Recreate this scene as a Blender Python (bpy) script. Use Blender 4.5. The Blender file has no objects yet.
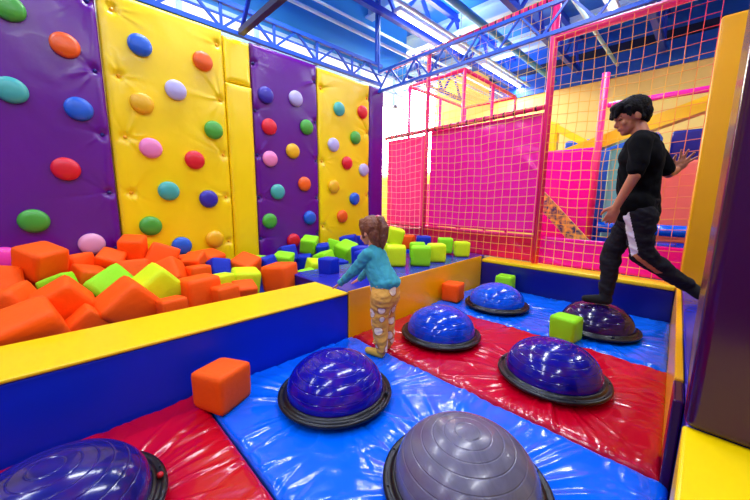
import bpy, bmesh, math, random
import numpy as np
from mathutils import Vector, Matrix, Euler

random.seed(7); np.random.seed(7)
S = bpy.context.scene
C = S.collection
PI = math.pi

# ------------------------------------------------------------------ helpers
def lin(c):
    return tuple(((v/255)/12.92 if v/255 <= .04045 else (((v/255)+.055)/1.055)**2.4) for v in c) + (1.0,)

def V(*a): return Vector(a)

def link(o, parent=None):
    C.objects.link(o)
    if parent is not None: o.parent = parent
    return o

def obj(name, me, mats=None, parent=None, smooth=False):
    if isinstance(me, bmesh.types.BMesh):
        m = bpy.data.meshes.new(name); me.normal_update(); me.to_mesh(m); me.free(); me = m
    if mats is not None and not me.materials:
        for mm in (mats if isinstance(mats, (list, tuple)) else [mats]): me.materials.append(mm)
    if smooth: me.polygons.foreach_set('use_smooth', [True]*len(me.polygons))
    return link(bpy.data.objects.new(name, me), parent)

def tag(o, label, cat, group=None, kind=None):
    o['label'] = label
    if cat: o['category'] = cat
    if group: o['group'] = group
    if kind: o['kind'] = kind
    return o

def thing(name, label, cat, loc=(0, 0, 0), group=None):
    o = bpy.data.objects.new(name, None); C.objects.link(o)
    o.location = loc; o.empty_display_size = .1
    return tag(o, label, cat, group)

def struct(name, bm, m, parent=None, smooth=False):
    o = obj(name, bm, m, parent, smooth)
    if parent is None: o['kind'] = 'structure'
    return o

def add_box(bm, lo, hi, bev=0.0, seg=2, M=None):
    r = bmesh.ops.create_cube(bm, size=1)
    vs = r['verts']
    lo, hi = Vector(lo), Vector(hi)
    for v in vs:
        v.co = Vector([(lo[i]+hi[i])/2 + v.co[i]*(hi[i]-lo[i]) for i in range(3)])
        if M is not None: v.co = M @ v.co
    if bev > 0:
        es = list({e for v in vs for e in v.link_edges})
        bmesh.ops.bevel(bm, geom=es, offset=bev, segments=seg, affect='EDGES', profile=.5)
    return bm

def box(lo, hi, bev=0.0, seg=2, M=None):
    return add_box(bmesh.new(), lo, hi, bev, seg, M)

def add_tube(bm, a, b, r, n=10, r2=None, caps=True):
    a, b = Vector(a), Vector(b)
    r2 = r if r2 is None else r2
    d = (b-a).normalized()
    up = Vector((0, 0, 1)) if abs(d.z) < .95 else Vector((1, 0, 0))
    x = d.cross(up).normalized(); y = d.cross(x)
    A = [bm.verts.new(a+(x*math.cos(2*PI*k/n)+y*math.sin(2*PI*k/n))*r) for k in range(n)]
    B = [bm.verts.new(b+(x*math.cos(2*PI*k/n)+y*math.sin(2*PI*k/n))*r2) for k in range(n)]
    for k in range(n):
        f = bm.faces.new((A[k], B[k], B[(k+1) % n], A[(k+1) % n])); f.smooth = n > 5
    if caps:
        bm.faces.new(A); bm.faces.new(B[::-1])
    return bm

def tube(a, b, r, n=10, r2=None): return add_tube(bmesh.new(), a, b, r, n, r2)

def add_beam(bm, a, b, w, h, up=(0, 0, 1)):
    a, b = Vector(a), Vector(b); d = (b-a); L = d.length; d.normalize()
    up = Vector(up)
    if abs(d.dot(up)) > .98: up = Vector((1, 0, 0))
    x = d.cross(up).normalized(); y = x.cross(d).normalized()
    P = []
    for t in (a, b):
        for sx, sy in ((-1, -1), (1, -1), (1, 1), (-1, 1)):
            P.append(bm.verts.new(t+x*sx*w/2+y*sy*h/2))
    for q in ((3, 2, 1, 0), (4, 5, 6, 7), (0, 1, 5, 4), (1, 2, 6, 5), (2, 3, 7, 6), (3, 0, 4, 7)):
        bm.faces.new([P[i] for i in q])
    return bm

def prism(poly, z0, z1, bev=0.0):
    bm = bmesh.new()
    A = [bm.verts.new((x, y, z0)) for x, y in poly]; B = [bm.verts.new((x, y, z1)) for x, y in poly]
    n = len(poly)
    bm.faces.new(A[::-1]); bm.faces.new(B)
    for k in range(n): bm.faces.new((A[k], A[(k+1) % n], B[(k+1) % n], B[k]))
    bmesh.ops.recalc_face_normals(bm, faces=bm.faces)
    if bev: bmesh.ops.bevel(bm, geom=list(bm.edges), offset=bev, segments=3, affect='EDGES', profile=.5)
    return bm

def lathe(prof, n=48, mat_of=None):
    bm = bmesh.new(); rings = []
    for r, z in prof:
        if r < 1e-5: rings.append([bm.verts.new((0, 0, z))])
        else: rings.append([bm.verts.new((r*math.cos(2*PI*k/n), r*math.sin(2*PI*k/n), z)) for k in range(n)])
    for i in range(len(rings)-1):
        a, b = rings[i], rings[i+1]
        for k in range(n):
            if len(a) == 1 and len(b) == 1: continue
            if len(a) == 1: f = bm.faces.new((a[0], b[k], b[(k+1) % n]))
            elif len(b) == 1: f = bm.faces.new((a[k], b[0], a[(k+1) % n]))
            else: f = bm.faces.new((a[k], b[k], b[(k+1) % n], a[(k+1) % n]))
            f.smooth = True
    bmesh.ops.recalc_face_normals(bm, faces=bm.faces)
    return bm

def grid_slab(nx, ny, fpos, closed_back):
    """mesh of an (nx x ny) surface from fpos(U,V)->(N,3) with a skirt down to closed_back(point)."""
    u, v = np.meshgrid(np.linspace(0, 1, nx), np.linspace(0, 1, ny))
    P = fpos(u.ravel(), v.ravel())
    idx = np.arange(nx*ny).reshape(ny, nx)
    F = np.stack([idx[:-1, :-1], idx[:-1, 1:], idx[1:, 1:], idx[1:, :-1]], -1).reshape(-1, 4)
    rim = list(idx[0, :]) + list(idx[1:, -1]) + list(idx[-1, -2::-1]) + list(idx[-2:0:-1, 0])
    Bk = closed_back(P[rim])
    n0 = len(P); m = len(rim)
    V_ = np.vstack([P, Bk])
    faces = [tuple(f) for f in F.tolist()]
    for k in range(m):
        k2 = (k+1) % m
        faces.append((rim[k2], rim[k], n0+k, n0+k2))
    faces.append(tuple(n0+k for k in range(m-1, -1, -1)))
    me = bpy.data.meshes.new('slab'); me.from_pydata(V_.tolist(), [], [tuple(int(i) for i in f) for f in faces])
    sm = [True]*len(F) + [False]*(m+1)
    me.polygons.foreach_set('use_smooth', sm); me.update()
    return me

def vnoise(x, y, seed=0):
    """smooth value noise on arrays, range about -1..1"""
    xi, yi = np.floor(x).astype(int), np.floor(y).astype(int)
    fx, fy = x-xi, y-yi
    fx = fx*fx*(3-2*fx); fy = fy*fy*(3-2*fy)
    def h(a, b):
        n = (a*374761393 + b*668265263 + seed*982451653) & 0x7fffffff
        n = ((n ^ (n >> 13))*1274126177) & 0x7fffffff
        return ((n ^ (n >> 16)) & 0xffff)/32768.0 - 1
    return (h(xi, yi)*(1-fx)+h(xi+1, yi)*fx)*(1-fy) + (h(xi, yi+1)*(1-fx)+h(xi+1, yi+1)*fx)*fy

# ------------------------------------------------------------------ materials
def mat(name, rgb, rough=.5, metal=0, coat=0, bump=None, spec=.5, sheen=0, var=None, emit=None, strength=0):
    m = bpy.data.materials.new(name); m.use_nodes = True
    nt = m.node_tree; p = nt.nodes['Principled BSDF']
    p.inputs['Base Color'].default_value = lin(rgb)
    p.inputs['Roughness'].default_value = rough; p.inputs['Metallic'].default_value = metal
    p.inputs['Coat Weight'].default_value = coat; p.inputs['Coat Roughness'].default_value = .08
    p.inputs['Specular IOR Level'].default_value = spec
    p.inputs['Sheen Weight'].default_value = sheen
    if emit is not None:
        p.inputs['Emission Color'].default_value = lin(emit); p.inputs['Emission Strength'].default_value = strength
    tc = nt.nodes.new('ShaderNodeTexCoord')
    if var is not None:       # (other rgb, scale, distortion)
        n = nt.nodes.new('ShaderNodeTexNoise'); n.inputs['Scale'].default_value = var[1]
        n.inputs['Detail'].default_value = 3; n.inputs['Distortion'].default_value = var[2]
        nt.links.new(tc.outputs['Object'], n.inputs['Vector'])
        r = nt.nodes.new('ShaderNodeValToRGB')
        r.color_ramp.elements[0].position = .38; r.color_ramp.elements[0].color = lin(rgb)
        r.color_ramp.elements[1].position = .66; r.color_ramp.elements[1].color = lin(var[0])
        nt.links.new(n.outputs['Fac'], r.inputs['Fac']); nt.links.new(r.outputs['Color'], p.inputs['Base Color'])
    if bump is not None:      # (scale, strength)
        n = nt.nodes.new('ShaderNodeTexNoise'); n.inputs['Scale'].default_value = bump[0]; n.inputs['Detail'].default_value = 2.5
        nt.links.new(tc.outputs['Object'], n.inputs['Vector'])
        b = nt.nodes.new('ShaderNodeBump'); b.inputs['Strength'].default_value = bump[1]; b.inputs['Distance'].default_value = .02
        nt.links.new(n.outputs['Fac'], b.inputs['Height']); nt.links.new(b.outputs['Normal'], p.inputs['Normal'])
        if coat: nt.links.new(b.outputs['Normal'], p.inputs['Coat Normal'])
    return m

def emis(name, rgb, s):
    m = bpy.data.materials.new(name); m.use_nodes = True
    nt = m.node_tree; nt.nodes.clear()
    e = nt.nodes.new('ShaderNodeEmission'); o = nt.nodes.new('ShaderNodeOutputMaterial')
    e.inputs['Color'].default_value = lin(rgb); e.inputs['Strength'].default_value = s
    nt.links.new(e.outputs[0], o.inputs[0]); return m

VB = (9, .10)
M = dict(
 purple=mat('purple_vinyl', (98, 4, 136), .27, coat=.1, bump=VB),
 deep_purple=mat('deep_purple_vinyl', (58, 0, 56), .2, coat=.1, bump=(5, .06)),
 yellow=mat('yellow_vinyl', (255, 216, 0), .3, coat=.08, bump=VB),
 amber=mat('amber_vinyl', (252, 176, 0), .32, coat=.05, bump=VB),
 ledge=mat('ledge_yellow_vinyl', (255, 210, 4), .35, coat=.05, bump=VB),
 wall_blue=mat('royal_blue_vinyl', (0, 40, 200), .42, coat=0, spec=.3, bump=VB),
 navy=mat('navy_vinyl', (6, 12, 118), .3, coat=.1, bump=VB),
 violet=mat('violet_blue_vinyl', (40, 44, 165), .25, coat=.2, bump=VB),
 mat_blue=mat('azure_mat_vinyl', (0, 100, 236), .16, coat=.25, bump=(16, .07)),
 mat_red=mat('crimson_mat_vinyl', (194, 0, 32), .17, coat=.2, bump=(16, .07)),
 pink=mat('magenta_vinyl', (255, 12, 164), .26, coat=.3, bump=(6, .25)),
 hotpink=mat('hot_pink_vinyl', (240, 10, 90), .35, coat=.1, bump=(6, .2)),
 pipe=mat('pink_pipe_foam', (238, 24, 110), .4),
 clip=mat('dark_clip', (40, 14, 40), .5),
 orange=mat('orange_nylon', (255, 90, 0), .62, bump=(9, .16), spec=.25),
 lime=mat('lime_nylon', (150, 232, 26), .62, bump=(9, .16), spec=.25),
 lemon=mat('lemon_nylon', (216, 242, 20), .62, bump=(9, .16), spec=.25),
 cubeblue=mat('blue_nylon', (0, 40, 180), .55, bump=(9, .16), spec=.3),
 steel_blue=mat('blue_painted_steel', (22, 84, 200), .4),
 steel_dark=mat('dark_blue_painted_steel', (6, 52, 190), .45),
 steel_light=mat('pale_blue_painted_steel', (190, 228, 255), .45),
 steel_grey=mat('grey_steel', (70, 66, 84), .4, metal=.4),
 deck=mat('ceiling_blue', (30, 130, 235), .5, var=((8, 70, 190), .9, .4)),
 teal=mat('teal_blue_paint', (50, 150, 220), .5),
 navy_paint=mat('navy_paint', (6, 20, 60), .6),
 blue_paint=mat('blue_wall_paint', (14, 88, 200), .5),
 cream=mat('cream_yellow_wall', (255, 222, 120), .6),
 white=mat('white_plastic', (240, 240, 240), .4),
 floor=mat('grey_rubber_floor', (70, 74, 92), .6, bump=(30, .1)),
 black=mat('black_rubber', (9, 9, 12), .32, bump=(60, .1)),
 rim=mat('bosu_rim', (30, 32, 40), .35),
 valve=mat('red_valve', (200, 20, 30), .35),
 coral=mat('coral_vinyl', (255, 120, 100), .4, bump=VB),
 seafoam=mat('seafoam_vinyl', (120, 205, 190), .4, bump=VB),
 rope_yellow=mat('yellow_rope', (255, 205, 60), .7),
 rope_mix=mat('multicolour_rope', (255, 196, 30), .7, var=((236, 50, 80), 1.1, .3)),
 rope_pink=mat('magenta_rope', (250, 60, 110), .7, var=((255, 160, 40), 2.0, .2)),
 rope_washed=mat('glow_washed_rope', (255, 236, 205), .7),  # backlight washing out the end bay net, put into the rope colour
)
def thin(name, rgb, rough=.35):
    m = mat(name, rgb, rough, coat=.1, bump=(6, .25)); nt = m.node_tree
    p = nt.nodes['Principled BSDF']; o = nt.nodes['Material Output']
    tr = nt.nodes.new('ShaderNodeBsdfTranslucent'); tr.inputs[0].default_value = lin(rgb); mx = nt.nodes.new('ShaderNodeMixShader'); mx.inputs[0].default_value = .5
    nt.links.new(p.outputs[0], mx.inputs[1]); nt.links.new(tr.outputs[0], mx.inputs[2]); nt.links.new(mx.outputs[0], o.inputs[0]); return m
M['pink_washed'] = thin('glow_washed_magenta_vinyl', (250, 90, 170))  # paler than the big sheet: window glow put into the colour
M['tube'] = emis('fluorescent_glow', (225, 238, 255), 9)
M['pane'] = emis('daylight_window', (255, 250, 240), 22)
M['pane_side'] = emis('clerestory_daylight', (250, 246, 255), 1.6)

def swirl(name, a, b, c, rough=.13):
    m = mat(name, a, rough, coat=.12, spec=.4)
    nt = m.node_tree; p = nt.nodes['Principled BSDF']
    tc = nt.nodes.new('ShaderNodeTexCoord'); mp = nt.nodes.new('ShaderNodeMapping')
    mp.inputs['Scale'].default_value = (2.2, 5.5, 3)
    n = nt.nodes.new('ShaderNodeTexNoise'); n.inputs['Scale'].default_value = 1.5; n.inputs['Detail'].default_value = 5
    n.inputs['Distortion'].default_value = 1.6
    r = nt.nodes.new('ShaderNodeValToRGB'); e = r.color_ramp.elements
    e[0].position = .3; e[0].color = lin(a); e[1].position = .75; e[1].color = lin(c)
    x = e.new(.52); x.color = lin(b)
    nt.links.new(tc.outputs['Object'], mp.inputs['Vector']); nt.links.new(mp.outputs[0], n.inputs['Vector'])
    nt.links.new(n.outputs['Fac'], r.inputs['Fac']); nt.links.new(r.outputs['Color'], p.inputs['Base Color'])
    return m
DOME = {
 'navy': swirl('navy_dome', (14, 16, 84), (34, 28, 118), (70, 24, 100)),
 'royal': swirl('royal_dome', (8, 8, 140), (24, 14, 150), (86, 20, 130)),
 'grey': swirl('grey_dome', (92, 88, 104), (108, 102, 120), (100, 84, 108), .25),
 'blue': swirl('blue_dome', (2, 44, 170), (6, 70, 205), (10, 30, 140)),
 'indigo': swirl('indigo_dome', (8, 8, 118), (20, 14, 138), (60, 18, 110)),
 'azure': swirl('azure_dome', (0, 70, 200), (4, 92, 226), (6, 50, 180)),
 'dark': swirl('dark_dome', (22, 8, 62), (40, 14, 80), (10, 8, 34), .14),
}

# ------------------------------------------------------------------ setting
XL = -4.62          # upper left wall, behind the climbing pads
struct('floor', box((-9, -4.5, -.16), (5, 9.2, -.07)), M['floor'])
struct('ceiling', box((-9, -4.5, 4.55), (5, 9.2, 4.7)), M['deck'])
# left wall: plain behind the pads, clerestory strip window above, teal band over it
wl = struct('wall_left', box((XL-.15, -4.5, -.07), (XL, 4.0, 2.9)), M['cream'])
wu = bmesh.new(); add_box(wu, (XL-.15, -4.5, 3.46), (XL, 5.4, 4.55)); struct('wall_left_upper', wu, M['teal'])
w1 = struct('window_1', box((XL-.12, -4.5, 2.9), (XL-.06, 5.4, 3.46)), M['pane_side'])
b = bmesh.new()
y = -4.4
while y < 5.4:
    add_box(b, (XL-.05, y-.03, 2.9), (XL, y+.03, 3.46)); y += .95
add_box(b, (XL-.05, -4.5, 2.9), (XL, 5.4, 2.95)); add_box(b, (XL-.05, -4.5, 3.16), (XL, 5.4, 3.19)); add_box(b, (XL-.05, -4.5, 3.42), (XL, 5.4, 3.46))
obj('window_frame', b, M['steel_light'], w1)
struct('wall_side', box((XL-4.4, 3.9, -.07), (XL-.16, 3.98, 4.55)), M['cream'])
struct('wall_far_left', box((-9.1, 4.0, -.07), (-9, 9.2, 4.55)), M['cream'])
# far wall: cream below, blue above with a dark stripe
wf = struct('wall_back', box((-9, 8.6, -.07), (5, 8.75, 3.62)), M['cream'])
struct('wall_back_upper', box((-4.4, 8.55, 3.62), (5, 8.75, 4.55)), M['blue_paint'])
struct('wall_back_corner', box((-9, 8.58, 3.62), (-4.4, 8.75, 4.55)), M['cream'])
struct('trim_1', box((-4.4, 8.5, 4.08), (5, 8.549, 4.24)), M['navy_paint'])
w2 = struct('window_2', box((-8.7, 8.56, 1.9), (-6.1, 8.598, 4.5)), M['pane'])
b = bmesh.new()
for x in (-8.7, -6.1): add_box(b, (x-.03, 8.49, 1.9), (x+.03, 8.559, 4.4))
for z in (1.9, 4.5): add_box(b, (-8.7, 8.492, z-.03), (-6.1, 8.557, z+.03))
obj('window_frame', b, M['white'], w2)
struct('wall_right', box((4.9, -4.5, -.07), (5, 9.2, 4.55)), M['cream'])
struct('wall_front', box((-9, -4.6, -.07), (5, -4.5, 4.55)), mat('lilac_wall', (150, 120, 190), .6))
# ------------------------------------------------------------------ roof steel
def truss(name, label, a, b, h, panels, m, w=.05, group=None, cords=2, drop=None):
    """flat lattice girder between a and b (bottom chord), height h; parts: chord, brace web"""
    t = thing(name, label, 'roof truss', a, group)
    a, b = Vector(a), Vector(b); o = a.copy()
    up = Vector((0, 0, h))
    def part(nm, bm):
        bmesh.ops.translate(bm, verts=bm.verts, vec=-o); return obj(nm, bm, m, t)
    cm = m; m = M['steel_grey'] if 'grey lower bar' in label else m
    part('chord', add_beam(bmesh.new(), a, b, w, w)); m = cm
    part('chord', add_beam(bmesh.new(), a+up, b+up, w, w))
    bm = bmesh.new()
    for k in range(panels):
        p0 = a.lerp(b, k/panels); p1 = a.lerp(b, (k+1)/panels); pm = (p0+p1)/2
        add_beam(bm, p0, pm+up, w*.55, w*.55); add_beam(bm, pm+up, p1, w*.55, w*.55)
        if cords == 3: add_beam(bm, p0, p0+up, w*.6, w*.6)
    part('web', bm).__setitem__('kind', 'stuff')
    if cords == 3: part('rail', add_beam(bmesh.new(), a+up*.5, b+up*.5, w*.4, w*.4))
    if drop:
        for q in drop:
            p = a.lerp(b, q); part('hanger', add_beam(bmesh.new(), p+up, Vector((p.x, p.y, 4.55)), w*.7, w*.7))
    return t
truss('roof_truss', 'blue lattice truss running along the top of the climbing pads', (-3.84, -4.0, 2.87), (-3.84, 3.9, 2.87), .27, 13, M['steel_blue'], .045, cords=3, drop=(.1, .4, .7, .985))
truss('roof_truss', 'blue lattice truss crossing in front of the tall net', (-3.8, 3.8, 2.74), (4.8, 3.8, 2.86), .28, 18, M['steel_blue'], .036, drop=(0, .5, 1))
truss('roof_truss', 'dark blue truss crossing overhead, its grey lower bar ending at the yellow pad top', (-3.8, 1.66, 2.88), (4.8, 1.66, 2.88), .5, 9, M['steel_dark'], .06, drop=(0, .5, 1))
# small grey bar seen under that truss
# ceiling joists along Y, cross beams along X
jl = ['leftmost blue roof joist above the climbing pads', 'second blue roof joist from the climbing pads', 'third blue roof joist, above the trampoline aisle', 'fourth blue roof joist, above the tall net', 'blue roof joist over the yellow post', 'rightmost blue roof joist past the yellow post']
for i, X in enumerate((-5.2, -3.75, -2.3, -.9, .6, 2.0)):
    y0 = 4.1 if X < XL else -4.4
    truss('roof_joist', jl[i], (X, y0, 3.86), (X, 8.45, 3.86), .62, 12 if X > XL else 5, M['steel_dark'], .085)
bl = ['pale blue cross beam nearest overhead', 'pale blue cross beam beyond the nearest one overhead', 'pale blue cross beam over the tall net', 'pale blue cross beam behind the tall net', 'farthest pale blue cross beam near the far wall']
for i, Y in enumerate((-1.2, 1.9, 4.35, 5.9, 7.5)):
    bm = bmesh.new()
    x0 = -4.55 if Y < 4 else -8.9
    add_box(bm, (x0, Y-.09, 4.24), (4.8, Y+.09, 4.27)); add_box(bm, (x0, Y-.015, 4.27), (4.8, Y+.015, 4.47)); add_box(bm, (x0, Y-.09, 4.47), (4.8, Y+.09, 4.545))
    tag(obj('cross_beam', bm, M['steel_light']), bl[i], 'beam')
pl_ = [(-4.15, 3.66, .026, 'steel_light', 'white conduit running nearest the climbing pads under the roof'),
       (-3.97, 3.70, .02, 'steel_light', 'thin white conduit beside the first conduit under the roof'),
       (-3.3, 3.78, .03, 'steel_light', 'white conduit running along the row of roof lights'),
       (-1.6, 3.80, .03, 'steel_light', 'white conduit over the trampoline aisle'),
       (-2.75, 3.76, .055, 'teal', 'thick teal sprinkler main under the roof')]
for X, z, r, mm, lab in pl_:
    tag(obj('ceiling_conduit', tube((X, -4.3, z), (X, 8.4, z), r, 10), M[mm]), lab, 'pipe')

# fluorescent fixtures (housing + glowing tube) with a lamp under each
LIGHTS = [(-3.6, 4.95), (-3.6, 7.6), (-3.45, 1.6), (-3.45, -1.6), (-1.3, 5.3), (-1.5, 2.4), (-1.2, -.6), (-1.3, -3.2), (.9, .6), (.9, 3.2), (.9, -2.5), (1.2, 6.2)]
LL = ['long fluorescent roof light in front of the net, left of the pole', 'farther fluorescent roof light seen through the net', 'fluorescent roof light above the foam pit', 'fluorescent roof light above the left end of the pit',
 'fluorescent roof light behind the net over the play frame', 'fluorescent roof light above the red mat', 'fluorescent roof light above the front mats', 'fluorescent roof light at the rear of the aisle', 'fluorescent roof light above the purple pillar', 'fluorescent roof light above the yellow post', 'fluorescent roof light behind the yellow block', 'fluorescent roof light at the far right']
for i, (X, Y) in enumerate(LIGHTS):
    z = 3.84
    t = thing('ceiling_light', LL[i], 'light', (X, Y, z), 'fluorescent roof lights')
    obj('housing', box((-.07, -.98, .03), (.07, .98, .09), .008), M['white'], t)
    for s in (-1,): obj('lamp_tube', tube((0, -.94, .012), (0, .94, .012), .022, 12), M['tube'], t)
    for s in (-1, 1): obj('hanger_wire', tube((0, s*.8, .09), (0, s*.8, .70), .004, 6), M['steel_grey'], t)
    ld = bpy.data.lights.new('ceiling_lamp', 'AREA'); ld.shape = 'RECTANGLE'; ld.size = .16; ld.size_y = 1.9
    ld.energy = 50 if Y > 0 else 30; ld.color = (.93, .96, 1.0)
    lo = bpy.data.objects.new('ceiling_lamp', ld); link(lo, t); lo.location = (0, 0, -.02)
    lu = bpy.data.lights.new('ceiling_fill', 'AREA'); lu.shape = 'RECTANGLE'; lu.size = .1; lu.size_y = 1.9; lu.energy = 22; lu.color = (.9, .95, 1.0)  # unseen upward fill added above each housing to brighten the ceiling
    l2 = bpy.data.objects.new('ceiling_fill', lu); link(l2, t); l2.location = (0, 0, .11); l2.rotation_euler = (PI, 0, 0)

# ------------------------------------------------------------------ climbing pads
XC = -3.80
def pad(name, label, y0, y1, z0, z1, m, tufts, seed, buttons=True, th=.10):
    """padded vinyl panel facing +X, tufts = list of (y,z) pulled-in points"""
    w, h = y1-y0, z1-z0
    nx, ny = max(12, int(w/.011)), max(20, int(h/.013))
    rs = np.random.RandomState(seed)
    spikes = []
    for (ty, tz) in tufts:
        for k in range(9):
            spikes.append((ty, tz, rs.uniform(0, 2*PI), rs.uniform(.07, .2), rs.uniform(.10, .34), rs.uniform(.35, 1)*rs.choice([-1, 1])*.0065))
    def f(u, v):
        Y = y0+u*w; Z = z0+v*h
        de = np.minimum(np.minimum(Y-y0, y1-Y), np.minimum(Z-z0, z1-Z))
        d = th*(.72+.28*np.sqrt(np.clip(de/.07, 0, 1)*(2-np.clip(de/.07, 0, 1))))
        d += .0022*vnoise(Y*5, Z*3, seed)+.0012*vnoise(Y*9+Z*4, Z*6-Y*3, seed+1)
        for ty, tz in tufts:
            r2 = (Y-ty)**2+(Z-tz)**2
            d -= .028*np.exp(-r2/.0012)+.004*np.exp(-r2/.008)
        for ty, tz, a, wd, L, amp in spikes:
            dy, dz = Y-ty, Z-tz
            r = np.sqrt(dy*dy+dz*dz)+1e-6
            da = (np.arctan2(dz, dy)-a+PI) % (2*PI)-PI
            d += amp*np.exp(-(da/wd)**2)*np.exp(-(r/L)**2)*np.clip(r/.04, 0, 1)
        return np.stack([XC-.10+d, Y, Z], -1)
    def back(P):
        Q = P.copy(); Q[:, 0] = XC-.10; return Q
    me = grid_slab(nx, ny, f, back)
    t = thing(name, label, 'wall pad', (XC-.1, (y0+y1)/2, z0))
    me.transform(Matrix.Translation((-(XC-.1), -(y0+y1)/2, -z0)))
    obj('cushion', me, m, t)
    if buttons:
        for ty, tz in tufts:
            bm = lathe([(0, .013), (.009, .012), (.015, .006), (.015, -.006), (0, -.006)], 14)
            o = obj('button', bm, M['navy'] if m == M['purple'] else M['amber'], t)
            o.rotation_euler = (0, PI/2, 0); o.location = (.10-.026, ty-(y0+y1)/2, tz-z0)
    return t
zs = (.62, 1.13, 1.635, 2.16, 2.70)
pad('climbing_pad', 'large purple climbing wall pad at the far left of the picture', -.62, .425, -.068, 2.84, M['purple'], [(.375, z) for z in zs]+[(-.57, z) for z in zs], 1)
pad('climbing_pad', 'wide yellow climbing wall pad between the left purple pad and the plain yellow strip', .435, 1.46, -.068, 2.84, M['yellow'], [(.535, z) for z in zs]+[(1.40, z) for z in (.6, 1.1, 1.56, 2.13, 2.68)], 2)
pad('corner_pad', 'narrow plain yellow post pad without holds, lower long piece', 1.465, 1.755, -.068, 2.33, M['yellow'], [], 3, False, .115)
pad('corner_pad', 'short yellow pad above the long plain strip, touching the truss', 1.468, 1.752, 2.34, 2.80, M['yellow'], [], 4, False, .10)
pad('climbing_pad', 'second purple climbing wall pad, between the plain yellow strip and the far yellow pad', 1.765, 2.655, -.068, 2.82, M['purple'], [(1.79, z) for z in (.6, 1.1, 1.6, 2.1, 2.61)]+[(2.62, z) for z in (.6, 1.1, 1.6, 2.1, 2.61)], 5)
pad('climbing_pad', 'far yellow climbing wall pad beside the narrow purple strip', 2.665, 3.615, -.068, 2.80, M['yellow'], [(2.72, z) for z in (.7, 1.6, 2.55)]+[(3.57, z) for z in (.7, 1.15, 1.6, 2.1, 2.6)], 6)
pad('corner_pad', 'narrow purple pad strip in the corner next to the net', 3.62, 3.93, -.068, 2.80, M['purple'], [], 7, False)
pad('climbing_pad', 'yellow climbing wall pad outside the left edge', -1.66, -.63, -.068, 2.84, M['yellow'], [], 8, False)

HC = {'green': (70, 165, 50), 'orange': (242, 96, 14), 'teal': (64, 170, 160), 'blue': (20, 92, 200), 'red': (222, 16, 40), 'palepink': (232, 160, 190),
      'magenta': (250, 60, 170), 'lavender': (186, 178, 222), 'yellow': (238, 180, 10), 'pink': (240, 130, 180), 'indigo': (50, 36, 160)}
HM = {k: mat('hold_'+k, v, .38, coat=.1, bump=(20, .05)) for k, v in HC.items()}
def hold_bm():
    return lathe([(0, 0), (.088, 0), (.094, .012), (.094, .026), (.088, .040), (.074, .052), (.05, .0595), (.025, .0625), (0, .063)], 40)
hm = {}
def hold(c, y, z, lab):
    if c not in hm:
        me = bpy.data.meshes.new('climbing_hold'); bm = hold_bm(); bm.to_mesh(me); bm.free(); me.materials.append(HM[c]); hm[c] = me
    o = link(bpy.data.objects.new('climbing_hold', hm[c])); o.location = (XC-.004, y, z); o.rotation_euler = (0, PI/2, 0)
    tag(o, lab, 'climbing hold', 'round holds on the climbing pads')
A_ = 'on the large left purple pad'; B_ = 'on the wide yellow pad'; C_ = 'on the second purple pad'; D_ = 'on the far yellow pad'
for c, y, z, lab in [
 ('green', -.086, 2.466, 'green round hold in the top left picture corner '+A_), ('orange', .202, 2.297, 'orange round hold high '+A_),
 ('teal', -.137, 1.881, 'teal round hold at the left edge '+A_), ('blue', .237, 1.816, 'blue round hold below the orange one '+A_),
 ('red', .107, 1.318, 'red round hold in the middle '+A_), ('green', -.124, .895, 'green round hold low '+A_),
 ('palepink', .209, .678, 'pale pink round hold lowest '+A_), ('magenta', -.311, .608, 'magenta round hold at the left picture edge just above the orange blocks'),
 ('blue', .712, 2.455, 'blue round hold at the top left '+B_), ('orange', 1.242, 2.468, 'orange round hold at the top right '+B_),
 ('lavender', .974, 2.13, 'lavender round hold near the top '+B_), ('yellow', .684, 1.952, 'yellow round hold below the blue one '+B_),
 ('green', 1.304, 1.804, 'green round hold at the right '+B_), ('pink', .72, 1.554, 'pink round hold '+B_),
 ('red', 1.096, 1.476, 'red round hold '+B_), ('teal', .837, 1.154, 'teal round hold '+B_+', above the low green one'),
 ('indigo', 1.205, 1.077, 'dark indigo round hold '+B_), ('green', .658, .814, 'green round hold at the lower left '+B_),
 ('blue', .91, .592, 'blue round hold at the foot of the wide yellow pad'), ('yellow', 1.238, .639, 'yellow round hold at the foot of the wide yellow pad'),
 ('indigo', 1.912, 2.285, 'dark indigo round hold at the top left '+C_), ('lavender', 2.313, 2.33, 'lavender round hold at the top '+C_),
 ('red', 1.94, 1.935, 'red round hold at the upper left '+C_), ('green', 2.463, 2.011, 'green round hold at the upper right '+C_),
 ('pink', 1.935, 1.562, 'pink round hold '+C_), ('yellow', 2.248, 1.686, 'yellow round hold '+C_), ('orange', 2.409, 1.28, 'orange round hold '+C_),
 ('teal', 2.019, 1.17, 'teal round hold '+C_), ('green', 1.896, .811, 'green round hold at the lower left '+C_), ('blue', 2.48, .831, 'blue round hold at the lower right '+C_),
 ('red', 2.219, .538, 'red round hold at the foot of the second purple pad'),
 ('teal', 3.004, 2.335, 'teal round hold at the top '+D_), ('red', 3.447, 2.375, 'red round hold at the top right '+D_), ('lavender', 2.897, 1.84, 'lavender round hold at the left '+D_),
 ('green', 3.308, 1.988, 'green round hold '+D_), ('red', 3.144, 1.61, 'red round hold in the middle '+D_), ('lavender', 3.477, 1.534, 'lavender round hold at the right side '+D_),
 ('yellow', 2.895, 1.263, 'yellow round hold '+D_), ('blue', 3.289, 1.091, 'blue round hold '+D_), ('orange', 3.047, .831, 'orange round hold lowest '+D_)]:
    hold(c, y, z, lab)

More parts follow.
